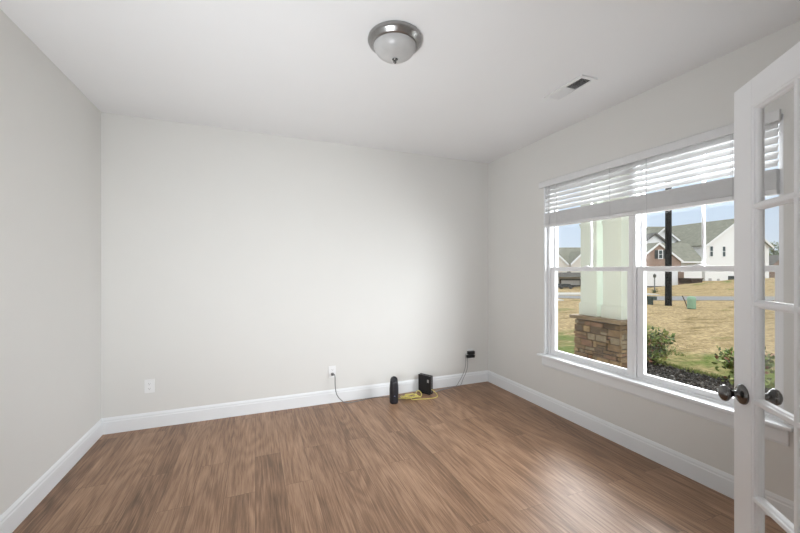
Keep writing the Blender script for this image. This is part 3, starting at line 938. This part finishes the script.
# ------------------------------------------------------------------ outside: houses
class Frame:
    """local house axes: a across the front, b away from the viewer, z up"""
    def __init__(s, r, d, rot=0.):
        s.o = street(r, d, 0)
        ca, sa = math.cos(rot), math.sin(rot)
        R_ = street(1, 0, 0); D_ = street(0, 1, 0)
        s.a = R_ * ca + D_ * sa; s.b = D_ * ca - R_ * sa
        s.rz = math.atan2(s.a.y, s.a.x)

    def __call__(s, a, b, z):
        return s.o + s.a * a + s.b * b + Vector((0, 0, z))


def prism(m, F, pts, b0, b1):
    m.extrude([F(a, b0, z) for a, z in pts], F.b * (b1 - b0)); return m


def gable_walls(F, a0, a1, ap, z0, ze0, ze1, za, b0, b1):
    m = MB(); prism(m, F, [(a0, z0), (a1, z0), (a1, ze1), (ap, za), (a0, ze0)], b0, b1); return m


def roof_slabs(F, a0, a1, ap, ze0, ze1, za, b0, b1, over=.25, th=.16, fo=.3):
    m = MB()
    s0 = (za - ze0) / (ap - a0); s1 = (za - ze1) / (a1 - ap)
    prism(m, F, [(a0 - over, ze0 - over * s0 + .02), (ap, za + .02), (ap, za + th), (a0 - over, ze0 - over * s0 + th)], b0 - fo, b1)
    prism(m, F, [(a1 + over, ze1 - over * s1 + .02), (ap, za + .02), (ap, za + th), (a1 + over, ze1 - over * s1 + th)], b0 - fo, b1)
    return m


def rake_boards(F, a0, a1, ap, ze0, ze1, za, b0, over=.25, wd=.2, fo=.33):
    m = MB()
    s0 = (za - ze0) / (ap - a0); s1 = (za - ze1) / (a1 - ap)
    prism(m, F, [(a0 - over, ze0 - over * s0 - wd * .5), (ap, za - wd * .5), (ap, za + wd * .6), (a0 - over, ze0 - over * s0 + wd * .6)], b0 - fo, b0 - fo + .06)
    prism(m, F, [(a1 + over, ze1 - over * s1 - wd * .5), (ap, za - wd * .5), (ap, za + wd * .6), (a1 + over, ze1 - over * s1 + wd * .6)], b0 - fo, b0 - fo + .06)
    return m


def fbox(m, F, a0, a1, b0, b1, z0, z1):
    prism(m, F, [(a0, z0), (a1, z0), (a1, z1), (a0, z1)], b0, b1); return m


def house_window(F, parent, a, z, w_, h_, b, shutters=False):
    m = MB(); t = .07
    fbox(m, F, a - w_ / 2 - t, a + w_ / 2 + t, b - .06, b, z - t, z); fbox(m, F, a - w_ / 2 - t, a + w_ / 2 + t, b - .06, b, z + h_, z + h_ + t)
    fbox(m, F, a - w_ / 2 - t, a - w_ / 2, b - .06, b, z, z + h_); fbox(m, F, a + w_ / 2, a + w_ / 2 + t, b - .06, b, z, z + h_)
    fbox(m, F, a - w_ / 2, a + w_ / 2, b - .05, b, z + h_ * .48, z + h_ * .53)
    o = m.build('window', M['siding'], parent)
    m = MB(); fbox(m, F, a - w_ / 2, a + w_ / 2, b - .03, b, z, z + h_); m.build('pane', M['pane'], o)
    if shutters:
        for s in (-1, 1):
            m = MB(); c = a + s * (w_ / 2 + t + .17); fbox(m, F, c - .15, c + .15, b - .07, b, z - .03, z + h_ + .03); m.build('shutter', M['shutter'], parent)


K = 1 / 359.


def pr_(x, d):
    return (x - 400) * d * K


def pz_(y, d):
    return CAM_H - (y - 269.86) * d * K


# white house across the road
hd = 40.
o0 = street(pr_(690, hd), hd, -.3)
hs = empty('house', (o0.x, o0.y, -.35))
tag(hs, 'white sided house with grey roof and brown brick gable beyond the black pole', 'house')
# tall right-hand block, gable end towards the viewer
F = Frame(pr_(705, hd), hd, math.radians(14))
gw = 9.87; za, ze = pz_(219.5, 41.2), pz_(245, hd)
GA = lambda x: (40 * (x - 400) * K - 33.98) / (.970 - .242 * (x - 400) * K)
gable_walls(F, 0, gw, gw / 2, -1.3, ze, ze, za - .05, 0, 9).build('gable_block', M['siding'], hs)
roof_slabs(F, 0, gw, gw / 2, ze, ze, za, 0, 9.3, over=.3).build('main_roof', M['roof'], hs)
rake_boards(F, 0, gw, gw / 2, ze, ze, za, 0, over=.3, wd=.22, fo=.34).build('rake_board', M['siding'], hs)
for x in (711.1, 723.6):
    house_window(F, hs, GA(x), pz_(256.2, hd), .42, 1.1, 0)
m = MB(); fbox(m, F, GA(708.5), GA(711), -.06, 0, -.05, .45); m.build('meter_box', M['silver'], hs)
m = MB(); fbox(m, F, GA(717), GA(719), -.06, 0, .0, .4); m.build('meter_box', M['silver'], hs)
m = MB(); fbox(m, F, GA(728), GA(734.5), -.08, 0, -.3, .7); m.build('back_door', M['shutter'], hs)
# wide main body behind, roof slope facing the road
F2 = Frame(pr_(648, 46), 46)
wA = pr_(712, 46) - pr_(648, 46)
m = MB(); prism(m, F2, [(0, -1.3), (wA, -1.3), (wA, pz_(243, 46)), (0, pz_(243, 46))], 0, 6); m.build('main_block', M['siding'], hs)
m = MB()
zr, zeV = pz_(226.5, 49), pz_(250, 46)
b1 = 3.2
m.extrude([F2(pr_(664, 46) - pr_(648, 46), -.3, zeV), F2(pr_(664, 46) - pr_(648, 46), b1, zr), F2(pr_(664, 46) - pr_(648, 46), b1 + 3, zeV), ], F2.a * (pr_(716, 46) - pr_(664, 46)))
m.build('side_roof', M['roof'], hs)
# two white upper gables
F3 = Frame(pr_(645, 44), 44)
a0, ap, a1 = pr_(638, 44) - pr_(645, 44), pr_(662.7, 44) - pr_(645, 44), pr_(684, 44) - pr_(645, 44)
gable_walls(F3, a0, a1, ap, -1.3, pz_(250, 44), pz_(246, 44), pz_(229, 44), 0, 4).build('upper_gable', M['siding'], hs)
roof_slabs(F3, a0, a1, ap, pz_(250, 44), pz_(246, 44), pz_(229, 44), 0, 4, over=.1, th=.2).build('upper_gable_roof', M['roof'], hs)
rake_boards(F3, a0, a1, ap, pz_(250, 44), pz_(246, 44), pz_(229, 44), 0, over=.1, wd=.22).build('rake_board', M['siding'], hs)
F4 = Frame(pr_(645, 42.8), 42.8)
a0, ap, a1 = pr_(634, 42.8) - pr_(645, 42.8), pr_(654.4, 42.8) - pr_(645, 42.8), pr_(670, 42.8) - pr_(645, 42.8)
gable_walls(F4, a0, a1, ap, -1.3, pz_(250, 42.8), pz_(247, 42.8), pz_(234.5, 42.8), 0, 1.2).build('upper_gable', M['siding'], hs)
roof_slabs(F4, a0, a1, ap, pz_(250, 42.8), pz_(247, 42.8), pz_(234.5, 42.8), 0, 1.2, over=.1, th=.22).build('upper_gable_roof', M['darkroof'], hs)
# low front wing: roof slope facing the road with a brick gable over a garage door
F5 = Frame(pr_(641, 37), 37)
A = lambda x, d=37.: pr_(x, d) - pr_(641, 37)
m = MB(); fbox(m, F5, A(638), A(702), 0, 5.5, -1.3, pz_(261.5, 37)); m.build('front_wing', M['siding'], hs)
m = MB()
ez, tz = pz_(261.8, 36.7), pz_(243, 41)
low = [F5(A(636), -.3, ez), F5(A(703), -.3, ez), F5(pr_(688, 41) - pr_(641, 37), 4, tz), F5(pr_(648, 41) - pr_(641, 37), 4, tz)]
m.extrude(low, (0, 0, -.18)); m.build('front_roof', M['roof'], hs)
m = MB(); fbox(m, F5, A(676), A(703), -.42, -.3, ez - .12, ez + .04); m.build('gutter', M['siding'], hs)
F6 = Frame(pr_(641, 35.8), 35.8)
A6 = lambda x: pr_(x, 35.8) - pr_(641, 35.8)
a0, ap, a1 = A6(637), A6(658.7), A6(681)
zE, zA = pz_(261.0, 35.8), pz_(243.5, 35.8)
m = gable_walls(F6, a0, a1, ap, -1.3, zE, zE, zA, 0, 3.6)
brk = m.build('brick_gable', M['brick'], hs)
roof_slabs(F6, a0, a1, ap, zE, zE, zA, 0, 4.4, over=.12, th=.12, fo=.1).build('brick_gable_roof', M['roof'], hs)
rake_boards(F6, a0, a1, ap, zE, zE, zA, 0, over=.15, wd=.2, fo=.14).build('rake_board', M['siding'], hs)
house_window(F6, hs, A6(660.3), pz_(258.3, 35.8), .34, .78, 0, True)
m = MB(); fbox(m, F6, A6(637.5), A6(677.5), -.05, 0, -.5, pz_(271.5, 35.8)); m.build('garage_door', M['gdoor'], hs)
m = MB(); fbox(m, F6, A6(677.5), A6(683), -.12, 0, -1.3, pz_(272, 35.8)); m.build('brick_pier', M['browndoor'], hs)
m = MB(); fbox(m, F6, A6(637.5), A6(677.5), -.07, -.02, -.35, -.22); m.build('door_seal', M['slot'], hs)

# dumpster in front of the white house
F = Frame(pr_(697, 33.6), 33.6, math.radians(12)); c = F(0, 0, 0); zz = ground(c.x, c.y)
dm = empty('dumpster', (c.x, c.y, zz)); tag(dm, 'dark brown open skip standing before the white house', 'dumpster')
m = MB(); hw_ = .66; zt = pz_(279, 33.6) + .03
m.extrude([F(-hw_ + .18, 0, zz - .05), F(hw_ - .05, 0, zz - .05), F(hw_, 0, zt), F(-hw_, 0, zt + .05)], F.b * 1.3); m.build('skip_body', M['rustbrown'], dm)
m = MB(); fbox(m, F, -hw_ - .04, hw_ + .04, -.05, 0, zt - .06, zt + .04); m.build('rim', M['rustbrown'], dm)

# house on the left, seen beside the porch columns
hd = 45.
B = lambda x, d=45.: pr_(x, d) - pr_(557, 45)
o0 = street(pr_(570, hd), hd, 0)
h2 = empty('house', (o0.x, o0.y, -.35)); tag(h2, 'tan house with two front gables and wide garage door left of porch columns', 'house')
F = Frame(pr_(557, hd), hd)
m = MB(); fbox(m, F, B(541), B(600), 0, 8, -1.3, pz_(264, 45)); m.build('main_block', M['tansiding'], h2)
m = MB(); m.extrude([F(B(538), .6, pz_(264, 45)), F(B(538), 4.5, pz_(247.5, 49.5)), F(B(538), 8.3, pz_(264, 45))], F.a * (B(600) - B(538))); m.build('main_roof', M['roof'], h2)
for nm, x0, xa, x1 in (('left', 541, 553.5, 566), ('right', 570, 582.5, 595)):
    gable_walls(F, B(x0), B(x1), B(xa), 1, pz_(264, 45), pz_(264, 45), pz_(252, 45), -.3, 3).build('front_gable', M['tansiding'], h2)
    roof_slabs(F, B(x0), B(x1), B(xa), pz_(264, 45), pz_(264, 45), pz_(252, 45), -.3, 3.5, over=.1, th=.14, fo=.1).build('gable_roof', M['roof'], h2)
    rake_boards(F, B(x0), B(x1), B(xa), pz_(264, 45), pz_(264, 45), pz_(252, 45), -.3, over=.1, wd=.24, fo=.14).build('rake_board', M['siding'], h2)
m = MB(); m.extrude([F(B(545), -1.6, pz_(277, 43.4)), F(B(545), 0, pz_(271.5, 45)), F(B(545), 0, pz_(277, 45))], F.a * (B(592) - B(545))); m.build('porch_roof', M['darkroof'], h2)
m = MB(); fbox(m, F, B(559.5), B(580.5), -.06, 0, -1.3, pz_(279, 45)); m.build('door_surround', M['darkroof'], h2)
m = MB(); fbox(m, F, B(561), B(579.2), -.12, -.05, -.5, pz_(280.3, 45)); m.build('garage_door', M['gdoor'], h2)

# parked car in front of its garage, mostly hidden by the rise
F = Frame(pr_(566, 41.5), 41.5, math.radians(5)); c = F(0, 0, 0); zz = ground(c.x, c.y)
ca = empty('car', (c.x, c.y, zz)); tag(ca, 'dark car parked in front of the left house garage', 'car')
m = MB(); m.extrude([F(-.9, 0, zz + .16), F(.95, 0, zz + .16), F(1.0, 0, zz + .34), F(.75, 0, zz + .40), F(.45, 0, zz + .56), F(-.35, 0, zz + .56), F(-.62, 0, zz + .38), F(-.9, 0, zz + .34)], F.b * 1.1); m.build('car_body', M['tire'], ca)
m = MB(); m.extrude([F(-.28, -.01, zz + .42), F(.42, -.01, zz + .42), F(.36, -.01, zz + .53), F(-.26, -.01, zz + .53)], F.b * 1.12); m.build('car_windows', M['pane'], ca)
for a_ in (-.55, .6):
    m = MB(); m.lathe([(0, 0), (.17, 0), (.17, .16), (0, .16)], Matrix.Translation(F(a_, -.02, zz + .16)) @ Matrix.Rotation(math.atan2(F.b.y, F.b.x) + math.pi / 2, 4, 'Z') @ Matrix.Rotation(math.pi / 2, 4, 'X'), 16); m.build('wheel', M['slot'], ca)

# brick house glimpsed between the columns and the middle window post
hd = 62.
F = Frame(pr_(631, hd), hd); o0 = F(0, 0, 0)
h3 = empty('house', (o0.x, o0.y, -.35)); tag(h3, 'brown brick house glimpsed right of the porch columns', 'house')
w3 = 2.6
gable_walls(F, -w3, w3, 0, -1.3, pz_(263, hd), pz_(263, hd), pz_(254, hd), 0, 6).build('brick_block', M['brick'], h3)
roof_slabs(F, -w3, w3, 0, pz_(263, hd), pz_(263, hd), pz_(254, hd), 0, 6.2, over=.2, th=.15).build('gable_roof', M['darkroof'], h3)


# trees and a dark house past the right end of the white house
def tree(x, d, h_, rad, n, seed, label):
    rs = random.Random(seed); c = street(pr_(x, d), d, 0); zz = ground(c.x, c.y)
    r = empty('tree', (c.x, c.y, zz)); tag(r, label, 'tree', 'trees beyond the white house')
    m = MB(); m.tube([(c.x, c.y, zz - .1), (c.x + .05, c.y, zz + h_ * .4), (c.x, c.y + .05, zz + h_ * .8)], .12, 8, radii=[.16, .12, .05]); m.build('trunk', M['bark'], r)
    m = MB()
    for k in range(n):
        while True:
            v = Vector((rs.uniform(-1, 1), rs.uniform(-1, 1), rs.uniform(-1, 1)))
            if v.length < 1: break
        p = Vector((c.x, c.y, zz + h_ * .62)) + Vector((v.x * rad, v.y * rad, v.z * h_ * .38))
        s_ = rs.uniform(.12, .26)
        e1 = Vector((rs.gauss(0, 1), rs.gauss(0, 1), rs.gauss(0, 1))).normalized() * s_; e2 = Vector((rs.gauss(0, 1), rs.gauss(0, 1), rs.gauss(0, 1))).normalized() * s_
        m._new([p, p + e1, p + e1 + e2, p + e2], [(0, 1, 2, 3)], mi=rs.choices((0, 1, 3), (.3, .15, .55))[0])
    m.build('crown', LEAF, r)


tree(774, 62, 6.2, 1.5, 700, 31, 'dark green tree beyond the right end of the white house')
tree(783, 70, 5.4, 1.9, 700, 32, 'lower bushy tree standing right of the dark green tree')
F = Frame(pr_(778, 56), 56); o0 = F(0, 0, 0)
h4 = empty('house', (o0.x, o0.y, -.35)); tag(h4, 'low dark brown house below the trees at the far right', 'house')
gable_walls(F, -1.1, 3, .9, -1.3, 2.2, 2.2, 3.6, 0, 5).build('walls', M['browndoor'], h4)
roof_slabs(F, -1.1, 3, .9, 2.2, 2.2, 3.6, 0, 5.2, over=.2, th=.15).build('gable_roof', M['darkroof'], h4)
